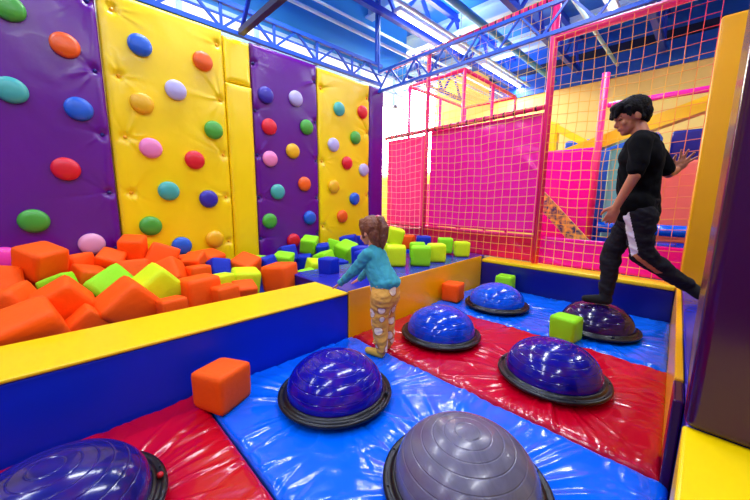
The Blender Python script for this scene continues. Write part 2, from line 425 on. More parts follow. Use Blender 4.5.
# ------------------------------------------------------------------ pit wall, platforms
X1 = -1.92; XI = -2.38; YS = 1.60; Y2 = 3.96; ZT = .36
t = thing('pit_wall', 'long blue padded wall with yellow top along the front of the foam pit', 'padded wall', (X1, 0, 0))
obj('body', box((XI+.005-X1, -3.2, -.065), (-.003, YS, ZT-.02), .012, 3), M['wall_blue'], t)
obj('top_cap', box((XI-X1, -3.2, ZT-.02), (.004, YS, ZT), .009, 3), M['ledge'], t)
t = thing('side_platform', 'blue topped platform with amber yellow side, behind the small child', 'platform', (X1, YS, 0))
dX = -.085
obj('body', prism([(-2.8-X1, .004), (-.012, .004), (-.012+dX*1.05, Y2-YS+.12), (-2.8-X1, Y2-YS+.12)], -.065, ZT-.002, .012), M['navy'], t)
obj('top_mat', prism([(-2.8-X1, .004), (-.014, .004), (-.014+dX*1.05, Y2-YS+.12), (-2.8-X1, Y2-YS+.12)], ZT-.03, ZT+.003, .01), M['violet'], t)
obj('facing', prism([(-.011, .004), (.004, .004), (.004+dX, Y2-YS-.005), (-.011+dX, Y2-YS-.005)], -.06, ZT+.006, .005), M['amber'], t)
t = thing('end_wall', 'low navy padded wall with yellow cap at the end of the mats below the net', 'padded wall', (0, Y2, 0))
obj('body', box((X1-.078, .002, -.065), (-.11, .24, .285), .012, 3), M['navy'], t)
obj('top_cap', box((X1-.08, -.004, .285), (-.108, .245, .33), .015, 3), M['ledge'], t)
# right side platform, its inner face turned a little towards the aisle
def fx(y): return -.095+(3.96-y)*(.115/2.54)
t = thing('walkway_platform', 'violet blue topped side platform under the striding person, with yellow side facing', 'platform', (.4, 2.6, 0))
def off(bm, o=(.4, 2.6, 0)): bmesh.ops.translate(bm, verts=bm.verts, vec=-Vector(o)); return bm
obj('body', off(prism([(fx(1.43)+.02, 1.43), (1.2, 1.43), (1.2, 4.2), (fx(4.2)+.02, 4.2)], -.065, ZT, .012)), M['violet'], t)
obj('facing', off(prism([(fx(1.80)-.012, 1.80), (fx(1.80)+.018, 1.80), (fx(3.95)+.018, 3.95), (fx(3.95)-.012, 3.95)], -.06, ZT+.004, .006)), M['amber'], t)
obj('end_facing', off(prism([(fx(1.62)-.014, 1.60), (fx(1.62)+.018, 1.60), (fx(1.80)+.018, 1.795), (fx(1.80)-.014, 1.795)], -.06, ZT-.004, .008)), M['deep_purple'], t)
tag(obj('padded_block', box((.030, .35, -.065), (1.2, 1.426, ZT+.004), .010, 3), M['yellow']), 'big yellow padded block in the bottom right corner below the dark purple pillar', 'padded block')
# dark purple pillar pad standing on the walkway
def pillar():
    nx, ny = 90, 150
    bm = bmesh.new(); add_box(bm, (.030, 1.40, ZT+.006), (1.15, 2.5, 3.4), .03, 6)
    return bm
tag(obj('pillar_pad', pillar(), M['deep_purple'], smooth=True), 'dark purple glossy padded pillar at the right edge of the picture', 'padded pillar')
for p in bpy.data.objects['pillar_pad'].data.polygons: p.use_smooth = len(p.vertices) < 5 and p.area < .2
# yellow post pad
bm = box((-.095, 3.95, ZT+.002), (.20, 4.22, 2.56), .022, 4)
tag(obj('post_pad', bm, M['amber']), 'tall amber yellow padded post at the right end of the net', 'padded post')
tag(obj('pit_base', prism([(-3.70, -3.2), (XI-.01, -3.2), (XI-.01, YS-.02), (-2.82, YS-.02), (-2.82, 3.9), (-3.70, 3.9)], -.068, .18, .02), M['cubeblue']), 'blue mat lying at the bottom of the foam pit', 'mat')

# ------------------------------------------------------------------ floor mats
BOS = [(-1.385, -.105), (-1.35, 1.03), (-.53, 1.02), (-1.40, 2.14), (-.555, 2.11), (-1.42, 3.19), (-.55, 3.235)]
def matslab(name, label, x0, x1, y0, y1, m, seed, skew=0):
    w, h = x1-x0, y1-y0
    nx, ny = int(w/.0085), int(h/.0085)
    rs = np.random.RandomState(seed)
    bs = [(x, y) for x, y in BOS if y0-.1 < y < y1+.1]
    sp = []
    for bx, by in bs:
        for k in range(56):
            sp.append((bx, by, rs.uniform(0, 2*PI), rs.uniform(.014, .045), rs.uniform(.10, .36), rs.uniform(.4, 1)*rs.choice([-1, 1, 1])*.0075))
    es = []
    for side in range(4):
        L = w if side < 2 else h
        for k in range(int(L/.045)):
            es.append((side, rs.uniform(0, L), rs.uniform(.008, .022), rs.uniform(.04, .17), rs.uniform(.3, 1)*rs.choice([-1, 1])*.006, rs.uniform(-.35, .35)))
    def f(u, v):
        X = x0+u*w; Y = y0+v*h
        dx = np.minimum(X-x0, x1-X); dy = np.minimum(Y-y0, y1-Y)
        de = np.minimum(dx, dy); q = np.clip(de/.045, 0, 1)
        z = -.026*(1-np.sqrt(q*(2-q)))-.002
        z += .0030*vnoise(X*6, Y*6, seed)+.0022*vnoise(X*13+Y*5, Y*12-X*4, seed+3)
        fade = np.clip(de/.03, 0, 1)
        for bx, by in bs:
            r = np.hypot(X-bx, Y-by)
            z -= .010*np.exp(-((np.clip(r, .3, None)-.3)/.10)**2)
        for bx, by, a, wd, Lr, amp in sp:
            r = np.hypot(X-bx, Y-by)
            da = (np.arctan2(Y-by, X-bx)-a+PI) % (2*PI)-PI
            rr = np.clip(r-.30, 0, None)
            z += fade*amp*np.exp(-(da/wd*(.6+r))**2)*np.exp(-(rr/Lr)**2)
        for side, s, wd, Lr, amp, sk in es:
            if side == 0: d_, a_ = Y-y0, X-x0
            elif side == 1: d_, a_ = y1-Y, X-x0
            elif side == 2: d_, a_ = X-x0, Y-y0
            else: d_, a_ = x1-X, Y-y0
            z += amp*np.exp(-((a_-s-sk*d_)/wd)**2)*np.exp(-(d_/Lr)**2)*np.clip(d_/.012, 0, 1)
        return np.stack([X-skew*u*v, Y, z], -1)
    def back(P):
        Q = P.copy(); Q[:, 2] = -.066; return Q
    me = grid_slab(nx, ny, f, back)
    tag(obj(name, me, m), label, 'floor mat')
XR = -.045
matslab('floor_mat', 'crimson red mat in the front left corner, under the cut-off navy half ball', X1+.012, .016, -.62, .478, M['mat_red'], 11)
matslab('floor_mat', 'wide azure blue mat in the foreground with the grey half ball on it', X1+.012, .028, .486, 1.625, M['mat_blue'], 12)
matslab('floor_mat', 'crimson red mat in the middle of the aisle between the two blue mats', X1+.012, .0, 1.633, 2.775, M['mat_red'], 13, .046)
matslab('floor_mat', 'azure blue mat at the far end, under the striding person', X1-.035, -.052, 2.783, 3.95, M['mat_blue'], 14, .05)
matslab('floor_mat', 'azure blue mat behind the viewpoint', X1+.012, .016, -1.76, -.628, M['mat_blue'], 15)

# ------------------------------------------------------------------ half balls
def dome_prof():
    pr = []; R, Hh = .268, .195
    N = 220
    for k in range(N+1):
        a = k/N*PI/2
        r, z = R*math.cos(a), Hh*math.sin(a)**.92
        s = k/N
        for g in (.16, .30, .43, .56, .68, .79, .89):
            d = abs(s-g)
            if d < .0048: z -= .0022*math.sin(a); r -= .0022*math.cos(a)
        pr.append((max(r, 0) if k < N else 0, z+.047))
    return pr
BASEP = [(0, .004), (.20, .004), (.285, .006), (.306, .014), (.316, .026), (.314, .036), (.304, .041), (.296, .037), (.288, .036), (.283, .043), (.276, .052), (.266, .052), (.262, .040), (0, .040)]
STUD = bpy.data.meshes.new('rim_stud'); _b = tube((0, 0, -.004), (0, 0, .008), .005, 8); _b.to_mesh(STUD); _b.free(); STUD.materials.append(M['rim'])
def bosu(x, y, kind, lab, rz=0):
    t = thing('balance_trainer', lab, 'balance ball', (x, y, 0), 'half ball balance trainers on the mats')
    t.rotation_euler = (0, 0, rz)
    obj('base', lathe(BASEP, 72), M['black'], t)
    obj('dome', lathe(dome_prof(), 72), DOME[kind], t)
    for k in range(10):
        a = 2*PI*k/10+.2
        s_ = link(bpy.data.objects.new('rim_stud', STUD), t); s_.location = (.300*math.cos(a), .300*math.sin(a), .038)
    vv = lathe([(0, .012), (.008, .011), (.011, .005), (.011, -.004), (0, -.004)], 14)
    o = obj('valve', vv, M['valve'] if kind == 'navy' else M['rim'], t); o.location = (.292, 0, .046)
bosu(*BOS[0], 'navy', 'navy half ball with red valve, cut by the bottom left corner', math.radians(82))
bosu(*BOS[1], 'royal', 'royal blue and purple half ball in front of the small child', .6)
bosu(*BOS[2], 'grey', 'grey half ball at the bottom centre of the picture', 2.6)
bosu(*BOS[3], 'blue', 'blue half ball at the left of the middle red mat', 1.3)
bosu(*BOS[4], 'indigo', 'large indigo half ball at the right of the middle red mat', 3.3)
bosu(*BOS[5], 'azure', 'bright azure half ball on the far blue mat beside the orange cube', 4.3)
bosu(*BOS[6], 'dark', 'dark purple glossy half ball that the striding person stands on', 5.3)

# ------------------------------------------------------------------ foam cubes
def cube_mesh(seed, prismy=False):
    rs = random.Random(seed)
    bm = bmesh.new(); bmesh.ops.create_cube(bm, size=1)
    bmesh.ops.subdivide_edges(bm, edges=list(bm.edges), cuts=7, use_grid_fill=True)
    off_ = [[rs.uniform(-1, 1) for _ in range(3)] for _ in range(8)]
    for v in bm.verts:
        c = v.co.copy()
        p = 13.0
        n = (abs(2*c.x)**p+abs(2*c.y)**p+abs(2*c.z)**p)**(1/p)
        q = c/n
        q = q*(1.0)
        # soft squash per corner
        d = Vector((0, 0, 0))
        for i in range(8):
            s = ((i & 1)*2-1, ((i >> 1) & 1)*2-1, ((i >> 2) & 1)*2-1)
            w = (1+s[0]*2*c.x)*(1+s[1]*2*c.y)*(1+s[2]*2*c.z)/8
            d += w*Vector(off_[i])*.028
        puff = 1+.03*(1-min(1, (2*max(abs(c.x*c.y), abs(c.y*c.z), abs(c.x*c.z))*2)))
        if prismy and q.z > 0: q.x *= 1-.62*(q.z*2)*.5
        v.co = q*puff+d
    for e in bm.edges: e.smooth = True
    for f in bm.faces: f.smooth = True
    me = bpy.data.meshes.new('foam_cube'); bm.to_mesh(me); bm.free(); return me
CM = {}
def cube(k, loc, s, lab, rot=None, sd=0, group='foam cubes in the pit', prismy=False, cat='foam cube'):
    key = (k, sd % 4, prismy)
    if key not in CM:
        me = cube_mesh(sd % 4+(40 if prismy else 0), prismy)
        me.materials.append({'o': M['orange'], 'g': M['lime'], 'l': M['lemon'], 'b': M['cubeblue']}[k]); CM[key] = me
    o = link(bpy.data.objects.new('foam_cube', CM[key])); o.location = loc; o.scale = (s, s, s)
    o.rotation_euler = rot if rot else (0, 0, 0)
    tag(o, lab, cat, group)
    return o
PIT = [
('o', (-3.346, -0.109, 0.626), (0.15, 0.35, 0.7), 0.2175, 'big orange foam cube, highest at the left of the pit pile, below the magenta hold'),
('o', (-3.435, -0.103, 0.384), (-0.02, -0.28, 1.24), 0.23, 'orange foam cube leaning just below and right of the highest left cube'),
('o', (-3.544, -0.349, 0.404), (0.31, 0.01, 0.79), 0.22, 'orange foam cube on its side behind the highest left cube, near the picture edge'),
('o', (-3.264, -0.346, 0.493), (-0.26, -0.5, 0.58), 0.233, 'orange foam cube cut by the left picture edge, half way up the pile'),
('o', (-2.956, -0.26, 0.387), (0.09, -0.43, 1.25), 0.254, 'wide orange foam block above the frontmost left block'),
('o', (-2.844, -0.02, 0.427), (0.6, 0.2, 0.0), 0.233, 'orange foam block with a ridge turned up, left of the small lime block'),
('o', (-2.595, -0.164, 0.338), (0.35, 0.25, 0.15), 0.276, 'frontmost orange foam block at the left, lying against the yellow ledge'),
('o', (-2.667, 0.078, 0.306), (0.72, 0.1, 0.1), 0.159, 'small orange foam block wedged between the frontmost left block and the orange prism'),
('g', (-3.07, 0.234, 0.394), (0.5, -0.5, 0.3), 0.265, 'lime green foam block tipped up amid the orange blocks at the left'),
('g', (-3.165, -0.025, 0.454), (-0.13, -0.35, 1.28), 0.17, 'small yellow-green foam corner peeking out left of the tipped lime block'),
('o', (-2.741, 0.304, 0.352), (0.72, 0.1, 0.1), 0.286, 'big orange foam prism in front of the tipped lime block'),
('o', (-3.571, 0.079, 0.522), (0.05, -0.16, 0.76), 0.2, 'orange foam cube behind the tipped lime block, under the purple panel'),
('o', (-3.594, -0.147, 0.555), (-0.31, -0.46, 1.36), 0.17, 'orange foam cube just behind the highest left cube'),
('o', (-3.348, 0.14, 0.448), (-0.27, 0.28, 0.33), 0.2, 'flat-lying orange foam cube directly behind the tipped lime block'),
('o', (-3.504, 0.296, 0.544), (0.47, 0.39, 1.19), 0.18, 'small orange foam cube under the pale pink hold'),
('o', (-3.573, 0.472, 0.643), (0.26, 0.08, 1.15), 0.19, 'orange foam cube at the seam of purple and yellow panels'),
('o', (-3.33, 0.434, 0.444), (-0.38, -0.02, 1.3), 0.22, 'orange foam cube right of the panel seam, behind the lemon block'),
('o', (-3.559, 0.671, 0.519), (-0.3, 0.42, 1.39), 0.24, 'orange foam cube standing on its edge under the green hold'),
('l', (-2.872, 0.49800000000000005, 0.41600000000000004), (0.72, 0.1, 0.1), 0.265, 'lemon yellow foam block between the orange prism and the front orange cube'),
('o', (-3.579, 0.871, 0.422), (-0.11, 0.49, 0.61), 0.17, 'small orange foam cube beside the blue hold near the yellow panel foot'),
('o', (-3.184, 0.649, 0.436), (-0.47, -0.41, 1.13), 0.22, 'flat orange foam cube behind the lemon block'),
('o', (-3.37, 0.91, 0.477), (0.49, -0.0, 0.77), 0.17, 'orange foam cube with a dark side, right of the blue hold'),
('o', (-3.556, 1.103, 0.434), (0.05, 0.25, 0.35), 0.22, 'orange foam cube tipped against the yellow panel foot'),
('o', (-2.7395549999999997, 0.75789, 0.35345000000000004), (0.04, -0.05, 0.12), 0.244, 'upright orange foam cube standing at the ledge beside the lemon block'),
('o', (-2.55, 0.519, 0.318), (0.04, -0.05, 0.12), 0.159, 'low orange foam block by the ledge, left of the upright cube'),
('o', (-3.168, 0.876, 0.401), (0.04, -0.05, 0.12), 0.17, 'orange foam cube behind the upright cube at the ledge'),
('b', (-3.234, 1.072, 0.414), (-0.19, -0.4, 0.1), 0.18, 'blue foam cube right of the tipped orange cube at the yellow panel foot'),
('o', (-3.215, 1.329, 0.385), (0.31, 0.28, 0.59), 0.233, 'orange foam cube with crumpled cover in the middle of the pit'),
('l', (-2.939, 1.204, 0.319), (0.11, 0.11, 1.41), 0.233, 'lemon yellow foam block in the middle, in front of the crumpled orange cube'),
('l', (-2.913, 0.989, 0.35), (0.04, -0.05, 0.12), 0.17, 'narrow lemon foam block right of the upright orange cube'),
('o', (-2.649, 1.068, 0.303), (0.28, 0.05, 1.39), 0.18, 'flat orange foam block by the ledge, left of the last big orange cube'),
('o', (-2.585, 0.892, 0.326), (0.04, -0.05, 0.12), 0.17, 'thin orange foam block by the ledge, next to the upright cube'),
('o', (-2.822, 1.495, 0.339), (0.04, -0.05, 0.5), 0.254, 'last big orange cube along the ledge, standing upright among green blocks'),
('g', (-3.262, 1.777, 0.387), (0.18, 0.16, 0.76), 0.2, 'long pale green foam block behind the last big orange cube'),
('b', (-3.237, 1.559, 0.374), (0.2, -0.27, 0.41), 0.191, 'blue foam cube left behind the last big orange cube'),
('g', (-3.43, 1.548, 0.382), (-0.13, -0.05, 0.27), 0.16, 'pale green foam block left of the blue cube behind the big orange cube'),
('b', (-3.436, 1.932, 0.437), (-0.26, -0.1, 1.41), 0.19, 'blue foam block under the red hold of the second purple panel'),
('g', (-3.556, 2.314, 0.501), (0.29, 0.15, 0.75), 0.2, 'lime foam cube standing at the foot of the second purple panel'),
('g', (-3.478, 2.648, 0.447), (-0.15, 0.28, 0.83), 0.19, 'lime foam cube at the foot of the second yellow panel'),
('g', (-3.249, 2.332, 0.338), (0.14, -0.28, 0.33), 0.201, 'pale lime foam block in front of the two lime cubes at the panel foot'),
('l', (-3.106, 2.103, 0.281), (0.2, 0.18, 1.38), 0.212, 'lemon foam block near the end of the yellow ledge'),
('b', (-3.419, 2.142, 0.315), (0.06, -0.04, 0.91), 0.18, 'blue foam block between the long green block and the lemon block'),
('b', (-3.423, 2.434, 0.432), (0.21, -0.12, 0.84), 0.16, 'blue foam block between the two lime cubes at the panel foot'),
('b', (-2.906, 2.168, 0.235), (-0.13, 0.16, 0.02), 0.18, 'blue foam block lying at the end of the yellow ledge by the child'),
('g', (-2.912, 1.868, 0.238), (0.11, 0.27, 0.04), 0.18, 'flat pale green foam block touching the end of the yellow ledge'),
('b', (-3.01, 2.357, 0.284), (0.06, 0.09, 1.34), 0.18, 'blue foam block just left of the small child hands'),
('b', (-3.513, 2.947, 0.468), (0.05, -0.15, 0.64), 0.22, 'long blue foam block left of the small child head'),
('g', (-3.224, 2.658, 0.404), (0.28, 0.24, 0.21), 0.24, 'wide lime foam block left of the small child face'),
]
for i, (k, loc, rot, s, lab) in enumerate(PIT):
    cube(k, loc, s, lab, rot, i)
# cubes on the platform beside the net
ZP = ZT+.004
for k, x, y, z, s, lab, rot in [
 ('l', -2.36, 2.66, ZP+.112, .215, 'lemon foam cube directly right of the small child head on the platform', (0, 0, .75)),
 ('g', -2.19, 2.88, ZP+.11, .215, 'bright green foam cube in the middle of the row on the platform', (0, 0, .72)),
 ('l', -2.20, 3.20, ZP+.105, .205, 'yellow-green foam cube at the right end of the clustered row on the platform', (0, 0, .80)),
 ('l', -2.18, 3.74, ZP+.098, .19, 'lone lemon foam cube at the far end of the platform', (0, 0, .70)),
 ('l', -2.68, 2.95, ZP+.09, .19, 'flat lemon foam cube behind the front pair on the platform', (0, 0, .4)),
 ('l', -2.68, 3.0, ZP+.275, .19, 'lemon foam cube tilted on top of the platform cluster', (.1, .25, .9)),
 ('b', -2.62, 3.50, ZP+.15, .19, 'blue foam cube peeking out behind the green cube row on the platform', (0, 0, .7)),
 ('g', -2.42, 3.72, ZP+.12, .20, 'olive green foam cube behind the row, left of the lone lemon cube', (0, 0, .6)),
 ('g', -2.50, 3.22, ZP+.10, .19, 'pale green foam cube between the front row and the blue cube on the platform', (0, 0, .6)),
 ('b', -2.34, 2.20, ZP+.112, .215, 'blue foam cube on the platform right behind the small child shoulder', (0, 0, .45)),
 ('b', -2.66, 2.42, ZP+.105, .2, 'blue foam cube on the platform behind the small child face', (0, 0, .5)),
 ('b', -2.58, 1.9, ZP+.07, .16, 'blue foam cube on the platform corner left of the small child chest', (0, 0, .3)),
]:
    cube(k, (x, y, z), s, lab, rot, int(x*100) % 4, 'foam cubes on the platform')
o = cube('b', (-3.60, 3.25, .36), .2, 'tall upright blue foam block at the foot of the far yellow pad', (0, 0, 0), 1); o.scale = (.17, .17, .36)
cube('b', (-2.98, 3.6, .285), .2, 'blue foam cube under the orange cube in front of the net', (0, 0, .4), 1)
cube('o', (-2.98, 3.6, .485), .2, 'orange foam cube in front of the net, behind the tilted lemon cube', (0, 0, .5), 2)
# loose cubes on the mats
cube('o', (-1.715, .548, .105), .21, 'loose orange foam cube on the red mat against the blue pit wall', (0, 0, .42), 1, 'loose foam cubes on the mats')
cube('g', (-.675, 2.82, .097), .19, 'loose green foam cube on the far blue mat next to the dark half ball', (0, 0, -.12), 2, 'loose foam cubes on the mats')
cube('g', (-1.60, 3.80, .099), .195, 'loose green foam cube at the navy end wall behind the azure half ball', (0, 0, .1), 3, 'loose foam cubes on the mats')
cube('o', (-1.845, 3.03, .10), .195, 'loose orange foam cube beside the azure half ball against the amber wall', (0, 0, .2), 4, 'loose foam cubes on the mats')

# ------------------------------------------------------------------ net wall
YN = 4.10
def net(x0, x1, z0f, z1f, step, m, r, lab, y=YN-.035, seed=0):
    rs = random.Random(seed); bm = bmesh.new()
    nx = max(2, round((x1-x0)/step)); H_ = max(z1f(x0), z1f(x1))-min(z0f(x0), z0f(x1)); nz = max(2, round(H_/step))
    ph = [rs.uniform(0, 6.3) for _ in range(6)]
    def P(i, j):
        u, v = i/nx, j/nz
        x = x0+(x1-x0)*u; z = z0f(x)+(z1f(x)-z0f(x))*v
        e = math.sin(PI*u)*math.sin(PI*v)
        return Vector((x+e*.014*math.sin(7*v+ph[0])+e*.006*math.sin(31*v+13*u+ph[3]), y+e*.03*math.sin(4*u+3*v+ph[1]), z-.035*e+.008*e*math.sin(23*u+9*v+ph[2])))
    def strand(pts):
        n = 4; prev = None
        for k, p in enumerate(pts):
            d = (pts[min(k+1, len(pts)-1)]-pts[max(k-1, 0)]).normalized()
            a = Vector((0, 1, 0)); c = d.cross(a).normalized()
            ring = [bm.verts.new(p+(a*math.cos(q*PI/2)+c*math.sin(q*PI/2))*r) for q in range(n)]
            if prev:
                for q in range(n): bm.faces.new((prev[q], ring[q], ring[(q+1) % n], prev[(q+1) % n]))
            prev = ring
    for i in range(nx+1): strand([P(i, j) for j in range(nz+1)])
    for j in range(nz+1): strand([P(i, j) for i in range(nx+1)])
    tag(obj('safety_net', bm, m), lab, 'net')
XA, XB_, XC_, XD = -3.96, -3.10, -1.40, -.10
top12 = lambda x: 3.18+(x+3.86)*.037
net(XA, XB_-.03, lambda x: .34, top12, .1, M['rope_washed'], .0026, 'square rope net with painted backlight wash in the narrow bay next to the climbing pads', seed=1)
net(XB_+.03, XC_-.03, lambda x: .34, top12, .1, M['rope_yellow'], .0023, 'yellow square rope net in front of the big magenta sheet', seed=2)
net(XC_+.03, XD, lambda x: .34, lambda x: 2.84, .1, M['rope_mix'], .0027, 'yellow and pink square rope net behind the striding person', seed=3)
t = thing('net_frame', 'pink padded pipe frame carrying the nets at the end of the room', 'frame', (0, YN+.04, 0))
def npipe(a, b, r, nm, rings=0):
    bm = add_tube(bmesh.new(), a, b, r, 16)
    o = obj(nm, bm, M['pipe'], t)
    if rings:
        A, B = Vector(a), Vector(b); d = (B-A).normalized()
        tm = bpy.data.meshes.new('net_tie'); q_ = tube(-d*.008, d*.008, r+.004, 14); q_.to_mesh(tm); q_.free(); tm.materials.append(M['clip'])
        for k in range(1, rings):
            c_ = link(bpy.data.objects.new('net_tie', tm), o); c_.location = A.lerp(B, k/rings)
    return o
npipe((XB_, 0, .335), (XB_, 0, 3.2), .032, 'post')
npipe((XC_, 0, .335), (XC_, 0, 4.5), .04, 'post', 0)
npipe((XA, 0, 3.18), (XC_, 0, 3.27), .036, 'top_rail', 26)
npipe((XC_, 0, 2.86), (4.5, 0, 2.84), .038, 'top_rail', 0)
npipe((XA, 0, 2.10), (XC_, 0, 2.155), .03, 'middle_rail', 20)
npipe((XA, 0, .67), (XC_, 0, .655), .022, 'bottom_rail', 0)

def sheet(name, label, x0, x1, z0, z1, y, m, seed, th=.012, amp=.02):
    nx, ny = max(10, int((x1-x0)/.02)), max(10, int((z1-z0)/.02))
    rs = np.random.RandomState(seed)
    sp = []
    for cx, cz in ((x0, z0), (x1, z0), (x0, z1), (x1, z1), (x0, (z0+z1)/2), (x1, (z0+z1)/2), (x0, z0*.3+z1*.7), (x1, z0*.3+z1*.7)):
        for k in range(7): sp.append((cx, cz, rs.uniform(0, 2*PI), rs.uniform(.06, .16), rs.uniform(.15, .6), rs.uniform(-1, 1)*.022))
    def f(u, v):
        X = x0+u*(x1-x0); Z = z0+v*(z1-z0)
        d = amp*vnoise(X*1.8, Z*1.6, seed)+amp*.35*vnoise(X*5+Z*4, Z*3-X*3, seed+2)
        for cx, cz, a, wd, L, am in sp:
            dx, dz = X-cx, Z-cz; r = np.sqrt(dx*dx+dz*dz)+1e-6
            da = (np.arctan2(dz, dx)-a+PI) % (2*PI)-PI
            d += am*np.exp(-(da/wd)**2)*np.exp(-(r/L)**2)*np.clip(r/.05, 0, 1)
        e = np.clip(np.minimum(np.minimum(X-x0, x1-X), np.minimum(Z-z0, z1-Z))/.1, 0, 1)
        return np.stack([X, y-d*e, Z], -1)
    def back(P):
        Q = P.copy(); Q[:, 1] = y+th; return Q
    me = grid_slab(nx, ny, f, back)
    return tag(obj(name, me, m), label, 'vinyl sheet')
sheet('vinyl_sheet', 'magenta vinyl sheet with painted window glow in the narrow bay next to the climbing pads', XA, XB_-.04, .69, 2.07, YN+.10, M['pink_washed'], 31)
sheet('vinyl_sheet', 'big magenta vinyl sheet stretched between the two pink posts', XB_+.04, XC_-.05, .69, 2.11, YN+.10, M['pink'], 32, amp=.03)
sheet('vinyl_skirt', 'hot pink low vinyl skirt under the big magenta sheet', XA, XC_-.05, .335, .635, YN+.10, M['hotpink'], 33)
sheet('vinyl_skirt', 'magenta low vinyl skirt behind the striding person legs', XC_+.05, XD, .335, .66, YN+.10, M['pink'], 34)

# ------------------------------------------------------------------ play structure behind the net
t = thing('pipe_enclosure', 'pink pipe box frame with nets, standing behind the left net bays', 'pipe enclosure', (-3.6, 6.0, 0))
def pf(a, b, r=.03, nm='pipe', m=None):
    bm = add_tube(bmesh.new(), a, b, r, 12); bmesh.ops.translate(bm, verts=bm.verts, vec=(3.6, -6.0, 0))
    return obj(nm, bm, m or M['pipe'], t)
for x in (-4.17, -3.02):
    for yv in (5.0, 6.0, 7.0): pf((x, yv, -.07), (x, yv, 3.18), nm='post')
    pf((x, 5, 3.18), (x, 7, 3.18), nm='rail')
for yv in (5, 7): pf((-4.17, yv, 3.18), (-3.02, yv, 3.18), nm='rail')
bm = bmesh.new()
for k in range(12):
    xx = -4.17+1.15*k/11; add_tube(bm, (xx, 5, 3.16), (xx, 7, 3.16), .004, 4)
for k in range(21):
    yy = 5+2*k/20; add_tube(bm, (-4.17, yy, 3.16), (-3.02, yy, 3.16), .004, 4)
bmesh.ops.translate(bm, verts=bm.verts, vec=(3.6, -6.0, 0)); obj('net_roof', bm, M['rope_yellow'], t)

def solid(name, label, cat, bm, m): return tag(obj(name, bm, m), label, cat)
solid('padded_screen', 'magenta padded screen seen through the net left of the striding person', 'padded screen', box((-1.88, 5.5, -.068), (-1.19, 5.56, 1.84), .02), M['pink'])
solid('support_post', 'pink padded post behind the net beside the magenta padded screen', 'padded post', tube((-1.15, 5.45, -.07), (-1.15, 5.45, 2.78), .045, 16), M['pipe'])
solid('cross_rail', 'pink rail behind the net running right from the padded post', 'rail', box((-1.10, 5.42, 2.33), (1.2, 5.48, 2.40), .02), M['pink'])
solid('inflatable_beam', 'long yellow inflatable beam sloping up to the right behind the person head', 'inflatable beam', add_beam(bmesh.new(), (-1.84, 5.78, 1.72), (.6, 5.78, 2.5), .2, .17), M['yellow'])
solid('inflatable_beam', 'yellow inflatable beam sloping down to the right behind the net', 'inflatable beam', add_beam(bmesh.new(), (-2.0, 6.0, 2.35), (-1.25, 6.0, 1.85), .12, .1), M['yellow'])
solid('inflatable_beam', 'yellow upright inflatable column behind the pink net post', 'inflatable beam', box((-2.02, 5.9, -.07), (-1.84, 6.1, 2.35), .05, 4), M['yellow'])
solid('climb_block', 'seafoam green padded block behind the net next to the person', 'padded block', box((-1.08, 5.8, -.07), (-.72, 6.3, 1.84), .04, 3), M['seafoam'])
solid('climb_block', 'coral padded block behind the net right of the person', 'padded block', box((-.66, 5.8, -.068), (.55, 6.4, 1.62), .06, 4), M['coral'])
t = thing('roller_rack', 'rack with two blue padded rollers one above the other behind the net', 'roller rack', (-.3, 5.62, -.068))
for z, q_ in ((.788, 'mat_blue'), (.568, 'cubeblue')): obj('padded_roller', tube((-.78, 0, z), (.8, 0, z), .075, 16), M[q_], t)
for x in (-.80, .80): obj('post', box((x-.02, -.05, 0), (x+.02, .05, .9), .01), M['cubeblue'], t)
solid('play_ball', 'orange play ball behind the net near the person hip', 'ball', lathe([(0, -.07)]+[(.07*math.cos(a), .07*math.sin(a)) for a in [(-80+20*q)*PI/180 for q in range(9)]]+[(0, .07)], 20), M['orange'])
bpy.data.objects['play_ball'].location = (-.52, 5.3, .66)
bpy.data.objects['play_ball'].location.z = .0
solid('stair_net', 'yellow mesh stair panel sloping down behind the net at its left', 'stair panel', add_beam(bmesh.new(), (-1.98, 5.2, 1.36), (-.68, 5.2, .0), .03, .2), mat('stair_mesh', (255, 214, 90), .5, var=((60, 70, 110), 18, 0)))
solid('play_block', 'blue padded block behind the stair panel', 'padded block', box((-1.85, 6.4, -.07), (-.6, 6.9, 2.1), .04, 3), M['blue_paint'])
solid('play_block', 'royal blue padded block under the sloping yellow beam at the right', 'padded block', box((-.5, 6.8, -.07), (.9, 7.3, 2.15), .04, 3), M['navy'])
solid('play_block', 'pink padded wall block far behind the magenta sheets', 'padded block', box((-6.8, 7.2, -.07), (-5.2, 7.6, 1.5), .04, 3), M['pink'])
bpy.data.objects['play_ball'].location = (-.52, 5.34, .66)
solid('ball_stand', 'low violet padded block behind the net under the orange play ball', 'padded block', box((-.9, 5.24, -.07), (-.2, 5.44, .59), .03, 3), M['violet'])

# ------------------------------------------------------------------ people
SK1 = mat('warm_skin', (200, 126, 88), .5); SK2 = mat('fair_skin', (226, 160, 130), .5)
for sm in (SK1, SK2):
    p = sm.node_tree.nodes['Principled BSDF']; p.inputs['Subsurface Weight'].default_value = .12; p.inputs['Subsurface Radius'].default_value = (.02, .008, .004)
HAIRB = mat('black_hair', (14, 10, 11), .7, bump=(90, .5), spec=.15); HAIRC = mat('brown_hair', (92, 44, 26), .55, bump=(60, .5), var=((132, 76, 44), 12, 1.5))
TEE = mat('black_cotton', (7, 7, 9), .95, spec=.15, bump=(14, .35)); TROU = mat('charcoal_jersey', (28, 26, 32), .85, spec=.2, bump=(16, .5))
STRIPE = mat('white_stripe', (225, 220, 222), .7); TEAL = mat('teal_jersey', (58, 158, 170), .85, bump=(18, .5))
SOCK = mat('black_sock', (14, 14, 17), .85); SOCKY = mat('mustard_sock', (226, 176, 64), .85)
PANTS = mat('patterned_peach', (232, 172, 76), .8, bump=(18, .6))
nt = PANTS.node_tree; p = nt.nodes['Principled BSDF']
